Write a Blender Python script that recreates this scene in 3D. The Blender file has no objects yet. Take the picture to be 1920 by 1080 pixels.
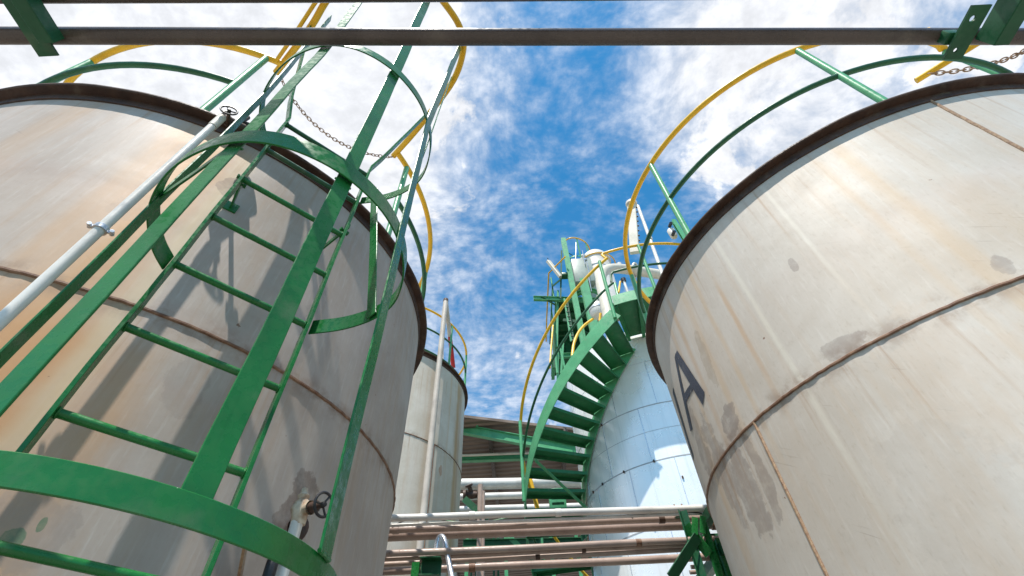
import bpy, bmesh, math, random
from mathutils import Vector, Matrix
random.seed(7)
sc = bpy.context.scene
COL = sc.collection
R_ = math.radians
EYE = 1.6                       # camera height above the yard

# ------------------------------------------------------------------ camera
F, PITCH, ROLL = 872.07, R_(48.03), R_(-2.927)
cp, sp, cr, sr = math.cos(PITCH), math.sin(PITCH), math.cos(ROLL), math.sin(ROLL)
FW = Vector((0, cp, sp)); U0 = Vector((0, -sp, cp)); X0 = Vector((1, 0, 0))
RT = cr*X0 + sr*U0; UP = -sr*X0 + cr*U0
cd = bpy.data.cameras.new("camera"); cam = bpy.data.objects.new("camera", cd); COL.objects.link(cam)
cd.sensor_width = 36; cd.lens = F/1920*36; cd.clip_start = .05; cd.clip_end = 5000
cam.matrix_world = Matrix.Translation((0, 0, EYE)) @ Matrix((RT, UP, -FW)).transposed().to_4x4()
sc.camera = cam

# ------------------------------------------------------------------ light
SUN_AZ, SUN_EL = R_(-164), R_(64)
SD = Vector((math.sin(SUN_AZ)*math.cos(SUN_EL), math.cos(SUN_AZ)*math.cos(SUN_EL), math.sin(SUN_EL)))
ld = bpy.data.lights.new("sun", 'SUN'); lo = bpy.data.objects.new("sun", ld); COL.objects.link(lo)
ld.energy = 4.7; ld.angle = R_(.53); ld.color = (1, .95, .88)
lo.rotation_euler = SD.to_track_quat('Z', 'Y').to_euler()
sc.view_settings.view_transform = 'Standard'; sc.view_settings.look = 'None'
sc.view_settings.exposure = 0.52; sc.view_settings.gamma = 1
sc.cycles.max_bounces = 8

W = bpy.data.worlds.new("World"); sc.world = W; W.use_nodes = True
NG = None
def nd(t, **k):
    n = NG.nodes.new(t)
    for a, b in k.items(): setattr(n, a, b)
    return n
def put(sock, v):
    if hasattr(v, 'is_linked') or isinstance(v, bpy.types.NodeSocket): NG.links.new(v, sock)
    elif v is not None:
        if isinstance(v, (tuple, list)) and len(v) == 3 and len(sock.default_value) == 4: v = (*v, 1)
        sock.default_value = v
def M(op, a, b=None, c=None, clamp=False):
    n = nd('ShaderNodeMath', operation=op, use_clamp=clamp); put(n.inputs[0], a)
    if b is not None: put(n.inputs[1], b)
    if c is not None: put(n.inputs[2], c)
    return n.outputs[0]
def VM(op, a, b=None):
    n = nd('ShaderNodeVectorMath', operation=op); put(n.inputs[0], a)
    if b is not None: put(n.inputs[1], b)
    return n.outputs[1] if op in ('DOT_PRODUCT', 'LENGTH', 'DISTANCE') else n.outputs[0]
def comb(x, y, z):
    n = nd('ShaderNodeCombineXYZ'); put(n.inputs[0], x); put(n.inputs[1], y); put(n.inputs[2], z); return n.outputs[0]
def sep(v):
    n = nd('ShaderNodeSeparateXYZ'); put(n.inputs[0], v); return n.outputs
def noise(v, scale, detail=5, rough=.55, dist=0.):
    n = nd('ShaderNodeTexNoise'); put(n.inputs['Vector'], v); n.inputs['Scale'].default_value = scale
    n.inputs['Detail'].default_value = detail; n.inputs['Roughness'].default_value = rough; n.inputs['Distortion'].default_value = dist
    return n.outputs['Fac']
def ramp(v, lo, hi, a=0., b=1.):
    n = nd('ShaderNodeMapRange', interpolation_type='SMOOTHSTEP'); put(n.inputs[0], v)
    for i, x in enumerate((lo, hi, a, b)): put(n.inputs[i+1], x)
    return n.outputs[0]
def mix(f, a, b, mode='MIX'):
    n = nd('ShaderNodeMix', data_type='RGBA', blend_type=mode); put(n.inputs[0], f); put(n.inputs[6], a); put(n.inputs[7], b)
    return n.outputs[2]

NG = W.node_tree; NG.nodes.clear()
sky = nd('ShaderNodeTexSky', sky_type='NISHITA', sun_disc=False, sun_elevation=SUN_EL, sun_rotation=SUN_AZ,
         altitude=300, air_density=1.0, dust_density=.3, ozone_density=3.0)
co = nd('ShaderNodeTexCoord').outputs['Generated']
dv = VM('NORMALIZE', co); dx, dy, dz = sep(dv)
iz = M('DIVIDE', 1., M('ADD', M('MAXIMUM', dz, 0.02), .12))
pl = comb(M('MULTIPLY', dx, iz), M('MULTIPLY', dy, iz), 0.)
warp = nd('ShaderNodeTexNoise'); put(warp.inputs['Vector'], pl); warp.inputs['Scale'].default_value = 2.2
pw = VM('ADD', pl, VM('MULTIPLY', VM('SUBTRACT', warp.outputs['Color'], (.5, .5, .5)), (.16, .16, 0)))
n1 = noise(pw, 2.6, 6, .55); n2 = noise(pw, 13., 6, .6); n3 = noise(VM('ADD', pw, (7, 3, 0)), 5.6, 9, .57); n4 = noise(VM('MULTIPLY', pw, (1, 1.3, 1)), 34., 4, .6)
def lobe(px, py, width):        # smooth weight round a direction of the sky
    x, y = (px-960)/F, (540-py)/F
    d = (FW + RT*x + UP*y).normalized()
    c = VM('DOT_PRODUCT', dv, tuple(d)); return ramp(c, math.cos(R_(width)), 1.)
bias = M('ADD', M('MULTIPLY', lobe(150, 60, 46), .36), M('MULTIPLY', lobe(620, 170, 24), .06))
bias = M('ADD', bias, M('MULTIPLY', lobe(1400, 120, 17), .13))
bias = M('ADD', bias, M('MULTIPLY', lobe(1650, 90, 26), .13))
bias = M('ADD', bias, M('MULTIPLY', lobe(900, 740, 16), .03))
bias = M('SUBTRACT', bias, M('MULTIPLY', lobe(1060, 330, 24), .085))
mixn = M('ADD', M('ADD', M('MULTIPLY', n1, .46), M('MULTIPLY', n2, .34)), M('MULTIPLY', n4, .20))
thin = ramp(M('ADD', mixn, bias), .36, .78)
puff = ramp(M('ADD', M('ADD', M('MULTIPLY', n3, .8), M('MULTIPLY', n2, .2)), M('MULTIPLY', bias, .75)), .585, .685)
cl = M('MAXIMUM', M('MULTIPLY', thin, .95), M('MULTIPLY', puff, .95), clamp=True)
skc = mix(1., sky.outputs[0], (.46, 1.62, 1.90), 'MULTIPLY')
shade = ramp(M('ADD', M('MULTIPLY', n2, .7), M('MULTIPLY', n4, .3)), .34, .66, .80, 1.06)
cc = VM('MULTIPLY', comb(shade, shade, shade), (8.9, 9.0, 9.3))
colr = mix(cl, skc, cc)
bg = nd('ShaderNodeBackground'); put(bg.inputs[0], colr); bg.inputs[1].default_value = .084
put(nd('ShaderNodeOutputWorld').inputs[0], bg.outputs[0])

# ------------------------------------------------------------------ helpers
def P(px, py, rho=None, z=None, y=None):
    """world point seen at a photo pixel, at plan distance rho, or at height z above the eye, or at depth y"""
    d = RT*((px-960)/F) + UP*((540-py)/F) + FW
    if rho is not None: s = rho/math.hypot(d.x, d.y)
    elif y is not None: s = y/d.y
    else: s = z/d.z
    return Vector((0, 0, EYE)) + d*s
def V(x, y, z): return Vector((x, y, z+EYE))           # z given above the eye
def mesh_obj(name, bm, m, parent=None, smooth=True, loc=None):
    bmesh.ops.recalc_face_normals(bm, faces=bm.faces)
    me = bpy.data.meshes.new(name)
    if loc is not None: bmesh.ops.translate(bm, verts=bm.verts, vec=-Vector(loc))
    for f in bm.faces: f.smooth = smooth
    bm.to_mesh(me); bm.free()
    if smooth: 
        try: me.set_sharp_from_angle(angle=R_(35))
        except Exception: pass
    me.materials.append(m)
    o = bpy.data.objects.new(name, me); COL.objects.link(o)
    if loc is not None: o.location = loc
    if parent is not None:
        o.parent = parent; o.matrix_parent_inverse = Matrix.Translation(-Vector(parent.location))
    return o
def tag(o, label, cat, group=None):
    o['label'] = label; o['category'] = cat
    if group: o['group'] = group
    return o
def thing(name, label, cat, loc, group=None):
    o = bpy.data.objects.new(name, None); COL.objects.link(o); o.location = loc; o.empty_display_size = .1
    return tag(o, label, cat, group)
def struct(o): o['kind'] = 'structure'; return o
def frames(pts, closed=False):
    n = len(pts); T = []
    for i in range(n):
        a = pts[(i-1) % n] if (closed or i) else pts[0]; b = pts[(i+1) % n] if (closed or i < n-1) else pts[-1]
        T.append((b-a).normalized())
    return T
def sweep(bm, pts, prof, up=None, closed=False, cap=True):
    """sweep a 2-D profile (list of (a, b)) along pts; a runs sideways, b along up"""
    pts = [Vector(p) for p in pts]; T = frames(pts, closed); rings = []
    if up is None:
        n = T[0].orthogonal().normalized(); ns = [n]
        for i in range(1, len(pts)):
            n = (T[i-1].rotation_difference(T[i]) @ ns[-1]).normalized(); ns.append(n)
        ups = ns
    else: ups = [((Vector(up) - T[i]*Vector(up).dot(T[i])).normalized()) for i in range(len(pts))]
    for p, t, u in zip(pts, T, ups):
        s = t.cross(u); rings.append([bm.verts.new(p + s*a + u*b) for a, b in prof])
    k = len(prof); L = len(rings)
    for i in range(L if closed else L-1):
        A, B = rings[i], rings[(i+1) % L]
        for j in range(k): bm.faces.new((A[j], A[(j+1) % k], B[(j+1) % k], B[j]))
    if cap and not closed: bm.faces.new(rings[0][::-1]); bm.faces.new(rings[-1])
def disc(r, seg): return [(r*math.cos(2*math.pi*i/seg), r*math.sin(2*math.pi*i/seg)) for i in range(seg)]
def rect(w, h, b=0.):
    w /= 2; h /= 2
    if b: return [(-w+b, -h), (w-b, -h), (w, -h+b), (w, h-b), (w-b, h), (-w+b, h), (-w, h-b), (-w, -h+b)]
    return [(-w, -h), (w, -h), (w, h), (-w, h)]
def ibeam(w, h, t):
    w /= 2; h /= 2; s = t/2
    return [(-w, -h), (w, -h), (w, -h+t), (s, -h+t), (s, h-t), (w, h-t), (w, h), (-w, h), (-w, h-t), (-s, h-t), (-s, -h+t), (-w, -h+t)]
def channel(w, h, t):
    w /= 2; h /= 2
    return [(-w, -h), (w, -h), (w, -h+t), (-w+t, -h+t), (-w+t, h-t), (w, h-t), (w, h), (-w, h)]
def angle(w, t): return [(0, 0), (w, 0), (w, t), (t, t), (t, w), (0, w)]
def tube(bm, pts, r, seg=14, closed=False): sweep(bm, pts, disc(r, seg), None, closed)
def B(): return bmesh.new()
def tubeo(name, pts, r, m, parent=None, seg=14, closed=False):
    bm = B(); tube(bm, pts, r, seg, closed); return mesh_obj(name, bm, m, parent)
def swo(name, pts, prof, up, m, parent=None, closed=False):
    bm = B(); sweep(bm, pts, prof, up, closed); return mesh_obj(name, bm, m, parent)
def box(bm, c, sx, sy, sz, rot=None, bev=0.):
    r = bmesh.ops.create_cube(bm, size=1); vs = r['verts']
    bmesh.ops.scale(bm, verts=vs, vec=(sx, sy, sz))
    if bev:
        es = list({e for v in vs for e in v.link_edges})
        g = bmesh.ops.bevel(bm, geom=es, offset=bev, segments=2, affect='EDGES', profile=.5)
        vs = list({v for f in g['faces'] for v in f.verts} | {v for v in vs if v.is_valid})
        seen = set(vs); st = list(vs)
        while st:
            v = st.pop()
            for e in v.link_edges:
                w = e.other_vert(v)
                if w not in seen: seen.add(w); st.append(w)
        vs = list(seen)
    if rot is not None: bmesh.ops.rotate(bm, verts=vs, matrix=rot, cent=(0, 0, 0))
    bmesh.ops.translate(bm, verts=vs, vec=Vector(c)); return vs
def lathe(bm, prof, c, axis=(0, 0, 1), seg=32):
    """prof: (radius, height) pairs round an axis through c"""
    q = Vector((0, 0, 1)).rotation_difference(Vector(axis).normalized()); rings = []
    for r, h in prof:
        if r < 1e-5: rings.append([bm.verts.new(Vector(c) + q @ Vector((0, 0, h)))]); continue
        rings.append([bm.verts.new(Vector(c) + q @ Vector((r*math.sin(2*math.pi*i/seg), r*math.cos(2*math.pi*i/seg), h))) for i in range(seg)])
    for A, Bq in zip(rings, rings[1:]):
        for j in range(seg):
            a = [A[j % len(A)], A[(j+1) % seg % len(A)], Bq[(j+1) % seg % len(Bq)], Bq[j % len(Bq)]]
            a = [v for i, v in enumerate(a) if v not in a[:i]]
            if len(a) > 2: bm.faces.new(a)
    return rings
def arc(c, r, z, a0, a1, n=None):
    n = n or max(2, int(abs(a1-a0)/3)); c = Vector(c)
    return [Vector((c.x + r*math.sin(R_(a0+(a1-a0)*i/n)), c.y + r*math.cos(R_(a0+(a1-a0)*i/n)), z + EYE)) for i in range(n+1)]
def smooth(pts, n=6):
    out = []; L = len(pts)
    for i in range(L-1):
        p0, p1, p2, p3 = pts[max(i-1, 0)], pts[i], pts[i+1], pts[min(i+2, L-1)]
        for k in range(n):
            t = k/n; out.append(.5*((2*p1)+(p2-p0)*t+(2*p0-5*p1+4*p2-p3)*t*t+(3*p1-p0-3*p2+p3)*t**3))
    out.append(pts[-1]); return out
def polar(az, d): return Vector((d*math.sin(R_(az)), d*math.cos(R_(az)), 0))

# ------------------------------------------------------------------ materials
def new(name):
    global NG
    m = bpy.data.materials.new(name); m.use_nodes = True; NG = m.node_tree; NG.nodes.clear()
    return m
def principled(c, rough=.5, metal=0., normal=None, spec=.5, coat=0.):
    b = nd('ShaderNodeBsdfPrincipled'); put(b.inputs['Base Color'], c); put(b.inputs['Roughness'], rough); put(b.inputs['Metallic'], metal)
    b.inputs['Specular IOR Level'].default_value = spec; b.inputs['Coat Weight'].default_value = coat
    if normal is not None: put(b.inputs['Normal'], normal)
    put(nd('ShaderNodeOutputMaterial').inputs[0], b.outputs[0])
def bump(h, s, d=.01):
    n = nd('ShaderNodeBump'); n.inputs['Strength'].default_value = s; n.inputs['Distance'].default_value = d; put(n.inputs['Height'], h)
    return n.outputs[0]
def ocoord(): return nd('ShaderNodeTexCoord').outputs['Object']
def paint(name, c, c2, rough=.32, chips=(.10, .045, .02), chip=.70, ns=6., bs=.25, metal=0.):
    """brushed-on paint: two tones, brush marks, a few chips down to rust"""
    m = new(name); o = ocoord()
    a = noise(o, ns, 6, .6); b = noise(o, ns*9, 3, .5); d = noise(VM('ADD', o, (3, 1, 8)), ns*5, 6, .65)
    col = mix(ramp(a, .3, .72), c, c2)
    g1 = noise(VM('ADD', o, (11, 4, 2)), 2.6, 7, .65); run = noise(VM('MULTIPLY', o, (70, 70, 3)), 1., 4, .6)
    col = mix(M('MULTIPLY', ramp(g1, .50, .72), .45), col, VM('MULTIPLY', c, (.45, .45, .5)))
    col = mix(M('MULTIPLY', ramp(run, .56, .74), .28), col, VM('MULTIPLY', c, (.5, .5, .5)))
    col = mix(M('MULTIPLY', ramp(d, .30, .22), .35), col, VM('ADD', VM('MULTIPLY', c2, (1.2, 1.2, 1.2)), (.03, .03, .03)))
    col = mix(M('MULTIPLY', ramp(d, chip, chip+.04), .9), col, chips)
    col = mix(M('MULTIPLY', ramp(noise(o, ns*1.7, 4), .55, .8), .25), col, (.22, .20, .15))
    principled(col, ramp(b, .3, .7, rough-.08, rough+.14), metal, bump(M('ADD', M('MULTIPLY', a, .3), M('MULTIPLY', b, .6)), bs, .0022), .36)
    return m
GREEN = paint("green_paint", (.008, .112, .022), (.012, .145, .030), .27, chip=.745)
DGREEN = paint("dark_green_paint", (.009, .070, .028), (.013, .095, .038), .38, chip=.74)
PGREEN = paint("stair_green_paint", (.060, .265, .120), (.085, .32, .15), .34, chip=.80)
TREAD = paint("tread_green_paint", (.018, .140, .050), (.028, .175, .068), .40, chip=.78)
YELLOW = paint("yellow_paint", (.66, .36, .012), (.74, .43, .02), .33, chip=.80)
RUST = paint("rusty_steel", (.042, .022, .016), (.085, .045, .028), .55, ns=9)
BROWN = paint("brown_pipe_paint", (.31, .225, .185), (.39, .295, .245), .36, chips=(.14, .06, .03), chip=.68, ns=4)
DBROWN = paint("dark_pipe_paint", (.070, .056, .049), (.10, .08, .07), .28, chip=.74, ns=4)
WPIPE = paint("white_pipe_paint", (.64, .62, .58), (.54, .51, .46), .36, chip=.73, ns=4)
GALV = paint("galvanised_steel", (.52, .54, .58), (.66, .68, .72), .30, metal=.75, chip=.80, ns=10)
BLACK = paint("black_iron", (.012, .012, .013), (.03, .028, .03), .35, ns=20)
BRONZE = paint("stained_bronze", (.55, .47, .36), (.22, .11, .05), .45, ns=25)
CREAM = paint("cream_paint", (.50, .465, .38), (.56, .52, .44), .42, chip=.78, ns=3)
MAST = paint("dull_mast_paint", (.40, .345, .29), (.48, .42, .36), .45, chip=.72, ns=4)
GREYP = paint("grey_green_paint", (.22, .27, .24), (.30, .34, .30), .42, chip=.78, ns=3)
RED = paint("red_paint", (.45, .015, .02), (.35, .02, .02), .40, ns=4)
CHAINM = paint("rusty_chain", (.22, .12, .07), (.32, .21, .13), .5, ns=40)
LETTER = paint("dark_blue_lettering", (.022, .027, .045), (.045, .05, .075), .45, chips=(.42, .36, .28), chip=.66, ns=9)
WELD = paint("rusty_weld", (.13, .06, .035), (.26, .15, .09), .5, ns=30, bs=.6)
WELD2 = paint("bright_weld", (.40, .26, .15), (.22, .12, .07), .38, ns=60, bs=.8)

def shell_mat(name, R, base, base2, stain, streaks, patches, low=None, seam=0.):
    """dull weathered steel: vertical brushed streaks, run-down stains and blotches with outlines of their own"""
    m = new(name); o = ocoord(); x, y, z = sep(o)
    az = M('DEGREES', M('ARCTAN2', x, y)); u = M('MULTIPLY', M('RADIANS', az), R)
    uz = comb(u, 0., z)
    st = noise(VM('MULTIPLY', uz, (16, 1, .8)), 1., 6, .6); fine = noise(VM('MULTIPLY', uz, (60, 1, 7)), 1., 5, .6)
    cloud = noise(uz, 1.7, 7, .62, .4); blot = noise(uz, 5.5, 8, .68)
    col = mix(ramp(cloud, .3, .7), base, base2)
    col = mix(M('MULTIPLY', ramp(st, .45, .72), .34), col, stain)
    col = mix(M('MULTIPLY', ramp(fine, .5, .8), .16), col, (.78, .76, .72))
    col = mix(M('MULTIPLY', ramp(blot, .60, .78), .25), col, (.20, .16, .13))
    col = mix(M('MULTIPLY', ramp(noise(VM('MULTIPLY', uz, (70, 1, 26)), 1., 4, .65), .52, .72), .22), col, (.30, .23, .17))
    wob = M('MULTIPLY', M('SUBTRACT', noise(uz, 3.2, 6, .6), .5), 1.)
    for a0, w, s, c, z0, z1 in streaks:         # a run-down stain: azimuth, half width, strength, colour, top and bottom
        g = M('ABSOLUTE', M('SUBTRACT', az, M('ADD', a0, M('MULTIPLY', wob, w*.9))))
        k = ramp(g, w, w*.12); k = M('MULTIPLY', k, ramp(st, .25, .6, .65, 1.))
        k = M('MULTIPLY', k, M('MULTIPLY', ramp(z, z0+.05, z0-.2), ramp(z, z1-.5, z1+.5)))
        col = mix(M('MULTIPLY', k, s), col, c)
    rag1 = noise(uz, 4.5, 8, .66); rag2 = noise(VM('ADD', uz, (5, 0, 9)), 4.5, 8, .66); rag3 = noise(uz, 16, 6, .65)
    for a0, z0, wa, hz, s, c in patches:        # a blotch with a ragged edge
        uu = M('ADD', M('DIVIDE', M('SUBTRACT', az, a0), wa), M('MULTIPLY', M('SUBTRACT', rag1, .5), 3.2))
        vv = M('ADD', M('DIVIDE', M('SUBTRACT', z, z0), hz), M('MULTIPLY', M('SUBTRACT', rag2, .5), 3.2))
        q = M('ADD', M('POWER', uu, 2.), M('POWER', vv, 2.))
        edge = M('ADD', M('MULTIPLY', ramp(q, 1.14, .62), ramp(rag3, .25, .6, .35, 1.)), M('MULTIPLY', M('MULTIPLY', ramp(q, 1.12, .95), ramp(q, .65, .92)), .35))
        col = mix(M('MULTIPLY', edge, s, clamp=True), col, c)
    if low:
        zt, c, s = low
        k = M('MULTIPLY', ramp(z, zt+.01, zt-.01), s); k = M('MULTIPLY', k, ramp(cloud, .25, .6, .5, 1.))
        col = mix(k, col, c)
    if seam is not None:
        k = M('MULTIPLY', ramp(M('ABSOLUTE', M('SUBTRACT', z, seam)), .10, 0.), ramp(noise(uz, 9, 6, .65), .42, .62))
        col = mix(M('MULTIPLY', k, .55), col, (.19, .12, .08))
    for zt, ln, a_ in ((seam, .55, .55), (seam+1.3, .8, .5)):   # rust running down from the weld and from the rim
        k = M('MULTIPLY', ramp(noise(VM('MULTIPLY', uz, (22, 1, .35)), 1., 5, .62), .54, .70), M('MULTIPLY', ramp(z, zt+.005, zt-.01), ramp(z, zt-ln, zt-.02)))
        col = mix(M('MULTIPLY', k, a_), col, (.30, .17, .09))
    rot = comb(M('ADD', M('MULTIPLY', u, .8), M('MULTIPLY', z, .6)), 0., M('SUBTRACT', M('MULTIPLY', z, .8), M('MULTIPLY', u, .6)))
    scr = noise(VM('MULTIPLY', rot, (3, 1, 90)), 1., 3, .5)
    col = mix(M('MULTIPLY', M('MULTIPLY', ramp(scr, .66, .70), ramp(cloud, .5, .65)), .3), col, (.16, .12, .10))
    for _ in (0,):                              # specks of rust
        col = mix(M('MULTIPLY', ramp(noise(uz, 26, 3, .5), .735, .76), .8), col, (.16, .07, .035))
    h = M('ADD', M('MULTIPLY', cloud, .7), M('ADD', M('MULTIPLY', fine, .12), M('MULTIPLY', blot, .2)))
    principled(col, ramp(cloud, .3, .7, .52, .68), .12, bump(h, .22, .012), .35)
    return m

def clad_mat():
    m = new("aluminium_cladding"); o = ocoord(); x, y, z = sep(o)
    az = M('DEGREES', M('ARCTAN2', x, y)); uz = comb(M('MULTIPLY', M('RADIANS', az), 1.4), 0., z)
    cloud = noise(uz, 1.3, 6, .6); st = noise(VM('MULTIPLY', uz, (22, 1, .5)), 1., 5, .6)
    col = mix(ramp(cloud, .3, .7), (.90, .90, .88), (.83, .84, .83))
    col = mix(M('MULTIPLY', ramp(st, .5, .75), .25), col, (.36, .38, .38))
    # each sheet slightly its own tone
    sh = nd('ShaderNodeTexWhiteNoise'); put(sh.inputs['Vector'], comb(M('FLOOR', M('DIVIDE', az, 22.)), M('FLOOR', M('DIVIDE', z, .47)), 1.))
    col = mix(M('MULTIPLY', sh.outputs['Value'], .12), col, (.50, .53, .55))
    principled(col, ramp(cloud, .3, .7, .22, .34), .32, bump(M('ADD', M('MULTIPLY', cloud, 2.), M('MULTIPLY', st, .2)), .22, .02))
    return m
CLAD = clad_mat()

def concrete():
    m = new("yard_concrete"); o = ocoord(); a = noise(o, .6, 8, .6); b = noise(o, 6, 8, .7)
    col = mix(ramp(a, .3, .7), (.20, .188, .17), (.27, .255, .23)); col = mix(M('MULTIPLY', ramp(b, .5, .8), .4), col, (.2, .19, .17))
    principled(col, .85, 0., bump(b, .4, .01)); return m
CONC = concrete()
def corr(name, c, c2, axis=1, pitch=.25):
    m = new(name); o = ocoord(); s = sep(o)[axis]
    w = M('SINE', M('MULTIPLY', s, 2*math.pi/pitch)); a = noise(o, 1.2, 6)
    col = mix(ramp(a, .3, .7), c, c2); col = mix(M('MULTIPLY', ramp(w, .2, 1.), .35), col, (.06, .045, .035))
    principled(col, .6, 0., bump(w, 1., .03)); return m
CEIL = corr("corrugated_sheet", (.15, .105, .08), (.20, .145, .11))

# ------------------------------------------------------------------ ground
bm = B(); bmesh.ops.create_grid(bm, x_segments=1, y_segments=1, size=3000)
struct(mesh_obj("ground", bm, CONC, smooth=False))

# ------------------------------------------------------------------ tanks
TR = 1.592
CL = polar(-44.33, 3.3); CR = polar(46.42, 3.714); CM = polar(-19.16, 8.0); CW = polar(18.68, 7.2)
HL, SL = 2.50, 1.228; HR, SR = 2.512, 1.236; HM, SM = 5.414, 3.806
def wavy(bm, C, amp):
    ph = random.uniform(0, 6)
    for v in bm.verts:
        a = math.atan2(v.co.x-C.x, v.co.y-C.y); d = Vector((v.co.x-C.x, v.co.y-C.y, 0)).normalized()
        w = math.sin(7*a+ph)+.6*math.sin(17*a+2*ph)+.5*math.sin(31*a+ph*3)
        v.co += d*abs(w)*amp*.8 + Vector((0, 0, amp*.55*math.sin(9*a+ph)+amp*.4*math.sin(23*a)))
def ring_tank(label, C, R, H, seam, mat, vseams, w=.058, lift=.3):
    t = thing("storage_tank", label, "tank", (C.x, C.y, 0), "round steel storage tanks with brown rims")
    bm = B(); lathe(bm, [(R, .12), (R, seam+EYE), (R, H+EYE-.004)], C, seg=160); mesh_obj("shell", bm, mat, t, loc=(C.x, C.y, EYE))
    # rolled angle round the top: its flange juts out, the other leg hugs the shell
    bm = B(); z = H+EYE
    lathe(bm, [(R+.002, z-.006-.0), (R+w-.006, z-.006), (R+w, z), (R+w, z+.009), (R+w-.006, z+.012), (R-.01, z+.012)], C, seg=160)
    wavy(bm, C, .0022); mesh_obj("rim", bm, RUST, t)
    bm = B(); lathe(bm, [(R+.0005, z-.062), (R+.007, z-.060), (R+.009, z-.0065)], C, seg=160); wavy(bm, C, .0016); mesh_obj("rim_angle", bm, RUST, t)
    bm = B(); lathe(bm, [(R+.02, z+.0125), (R*.6, z+.10), (0, z+.2)], C, seg=64); mesh_obj("roof", bm, CREAM, t)
    bm = B(); sweep(bm, [p+Vector((0, 0, random.uniform(-.0016, .0016)))+(C+Vector((0, 0, p.z))-p).normalized()*random.uniform(-.002, .001) for p in arc(C, R+.001, seam, 0, 359, 359)], disc(.0078, 7), (0, 0, 1), closed=True); mesh_obj("weld_seam", bm, WELD, t)
    for az, z0, z1, mm in vseams:
        n = 40; pts = [Vector((C.x+(R+.001)*math.sin(R_(az+random.uniform(-.05, .05))), C.y+(R+.001)*math.cos(R_(az+random.uniform(-.05, .05))), EYE+z0+(z1-z0)*i/n)) for i in range(n+1)]
        tubeo("weld_seam", pts, .008, mm, t, 8)
    bm = B(); lathe(bm, [(0, .0), (R+.12, .0), (R+.12, .11), (R+.05, .118)], C, seg=80); mesh_obj("plinth", bm, CONC, t)
    return t
orange = (.46, .27, .13); tan = (.50, .36, .23); grey = (.24, .20, .175); dirt = (.15, .10, .075)
ML = shell_mat("weathered_shell_rust", TR, (.43, .365, .315), (.335, .275, .23), (.37, .245, .155),
    [(149, 7.5, .85, orange, 2.5, -2), (150, 16, .92, (.43, .23, .10), 1.19, -4), (139, 4, .4, orange, 1.15, -1), (155, 3, .45, orange, 2.5, .5), (143, 2.2, .55, (.52, .42, .26), 2.5, .4), (171, 4, .35, orange, 2.5, .9), (160, 8, .55, orange, 1.2, -2),
     (122, 2.0, .25, grey, 2.2, .3), (117, 1.5, .3, grey, 1.7, -.6), (112, 2.5, .2, grey, 1.5, -1), (128, 3, .25, grey, 1.1, -1), (105, 2, .3, tan, 2.5, 0)],
    [(138.6, .47, .8, .035, 1., (.015, .13, .04)), (137.2, .52, .3, .02, 1., (.015, .13, .04)), (142.5, 2.05, 2.0, .10, .6, dirt), (121, 1.55, 1.6, .22, .35, grey), (138, .50, 3.4, .10, .45, grey), (118, .55, 3, .12, .5, grey), (133, 1.0, 2.2, .12, .35, grey),
     (150, 1.72, 3, .1, .2, grey), (113, .75, 2.4, .16, .7, dirt)], None, SL)
MR = shell_mat("weathered_shell_pale", TR, (.53, .482, .425), (.45, .395, .335), (.48, .37, .27),
    [(-147.5, 2.2, .45, (.50, .34, .19), 2.5, -.3), (-143, 1.2, .3, tan, 2.5, .5), (-104, 1.6, .55, tan, 2.5, 1.0), (-98, 1.4, .4, orange, 2.5, 1.), (-94, 1.2, .5, tan, 2.5, 1.),
     (-109, 1.0, .5, tan, 2.5, 1.), (-119, .8, .35, (.7, .66, .55), 2.5, .8), (-133, .6, .3, (.74, .7, .6), 2.5, 1.6), (-155, 3, .2, tan, 2.5, -1), (-89, 2.5, .6, tan, 1.7, .5), (-114, .9, .45, orange, 2.1, 1.25)],
    [(-101, 1.33, 3.0, .085, .75, grey), (-98.2, 1.03, 2.6, .26, .62, grey), (-103.6, .98, 1.6, .22, .6, grey), (-93, 1.22, 3.2, .28, .55, grey), (-102.5, 1.76, 1.4, .19, .5, (.33, .26, .19)), (-87, 1.45, 3, .22, .6, grey),
     (-127.5, 1.29, 3.2, .05, .55, grey), (-149, 1.33, 1.1, .05, .55, grey), (-128.6, 1.80, .7, .04, .6, grey), (-137, .95, 7, .3, .14, (.52, .36, .24)), (-128, .55, 8, .3, .12, grey)], None, SR)
MM = shell_mat("weathered_shell_far", TR, (.56, .505, .43), (.46, .40, .322), (.45, .31, .21),
    [(104, 4.5, .95, (.40, .25, .12), 5.4, -1), (100, 3, .6, (.35, .2, .1), 5.4, -1), (97, 2, .5, tan, 5.4, 2), (115, 1.2, .4, orange, 5.4, 3.8), (132, 2.5, .3, orange, 5.4, 2)],
    [(119, 3.45, 1.3, .09, .6, (.38, .16, .07)), (125, 4.4, 3, .2, .3, grey), (128, 2.9, 2, .1, .5, (.38, .2, .1))], None, SM)
ring_tank("big beige steel tank with orange rust, behind the green caged ladder", CL, TR, HL, SL, ML, [])
tR = ring_tank("big pale steel tank painted with a dark letter A", CR, TR, HR, SR, MR, [(-107.2, -1.4, SR, WELD2), (-166, SR, HR-.05, WELD2)])
ring_tank("smaller-looking steel tank in the background behind a slanting-topped pipe mast", CM, 1.595, HM, SM, MM, [(126, 0, SM, WELD), (75, SM, HM, WELD)])
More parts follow.
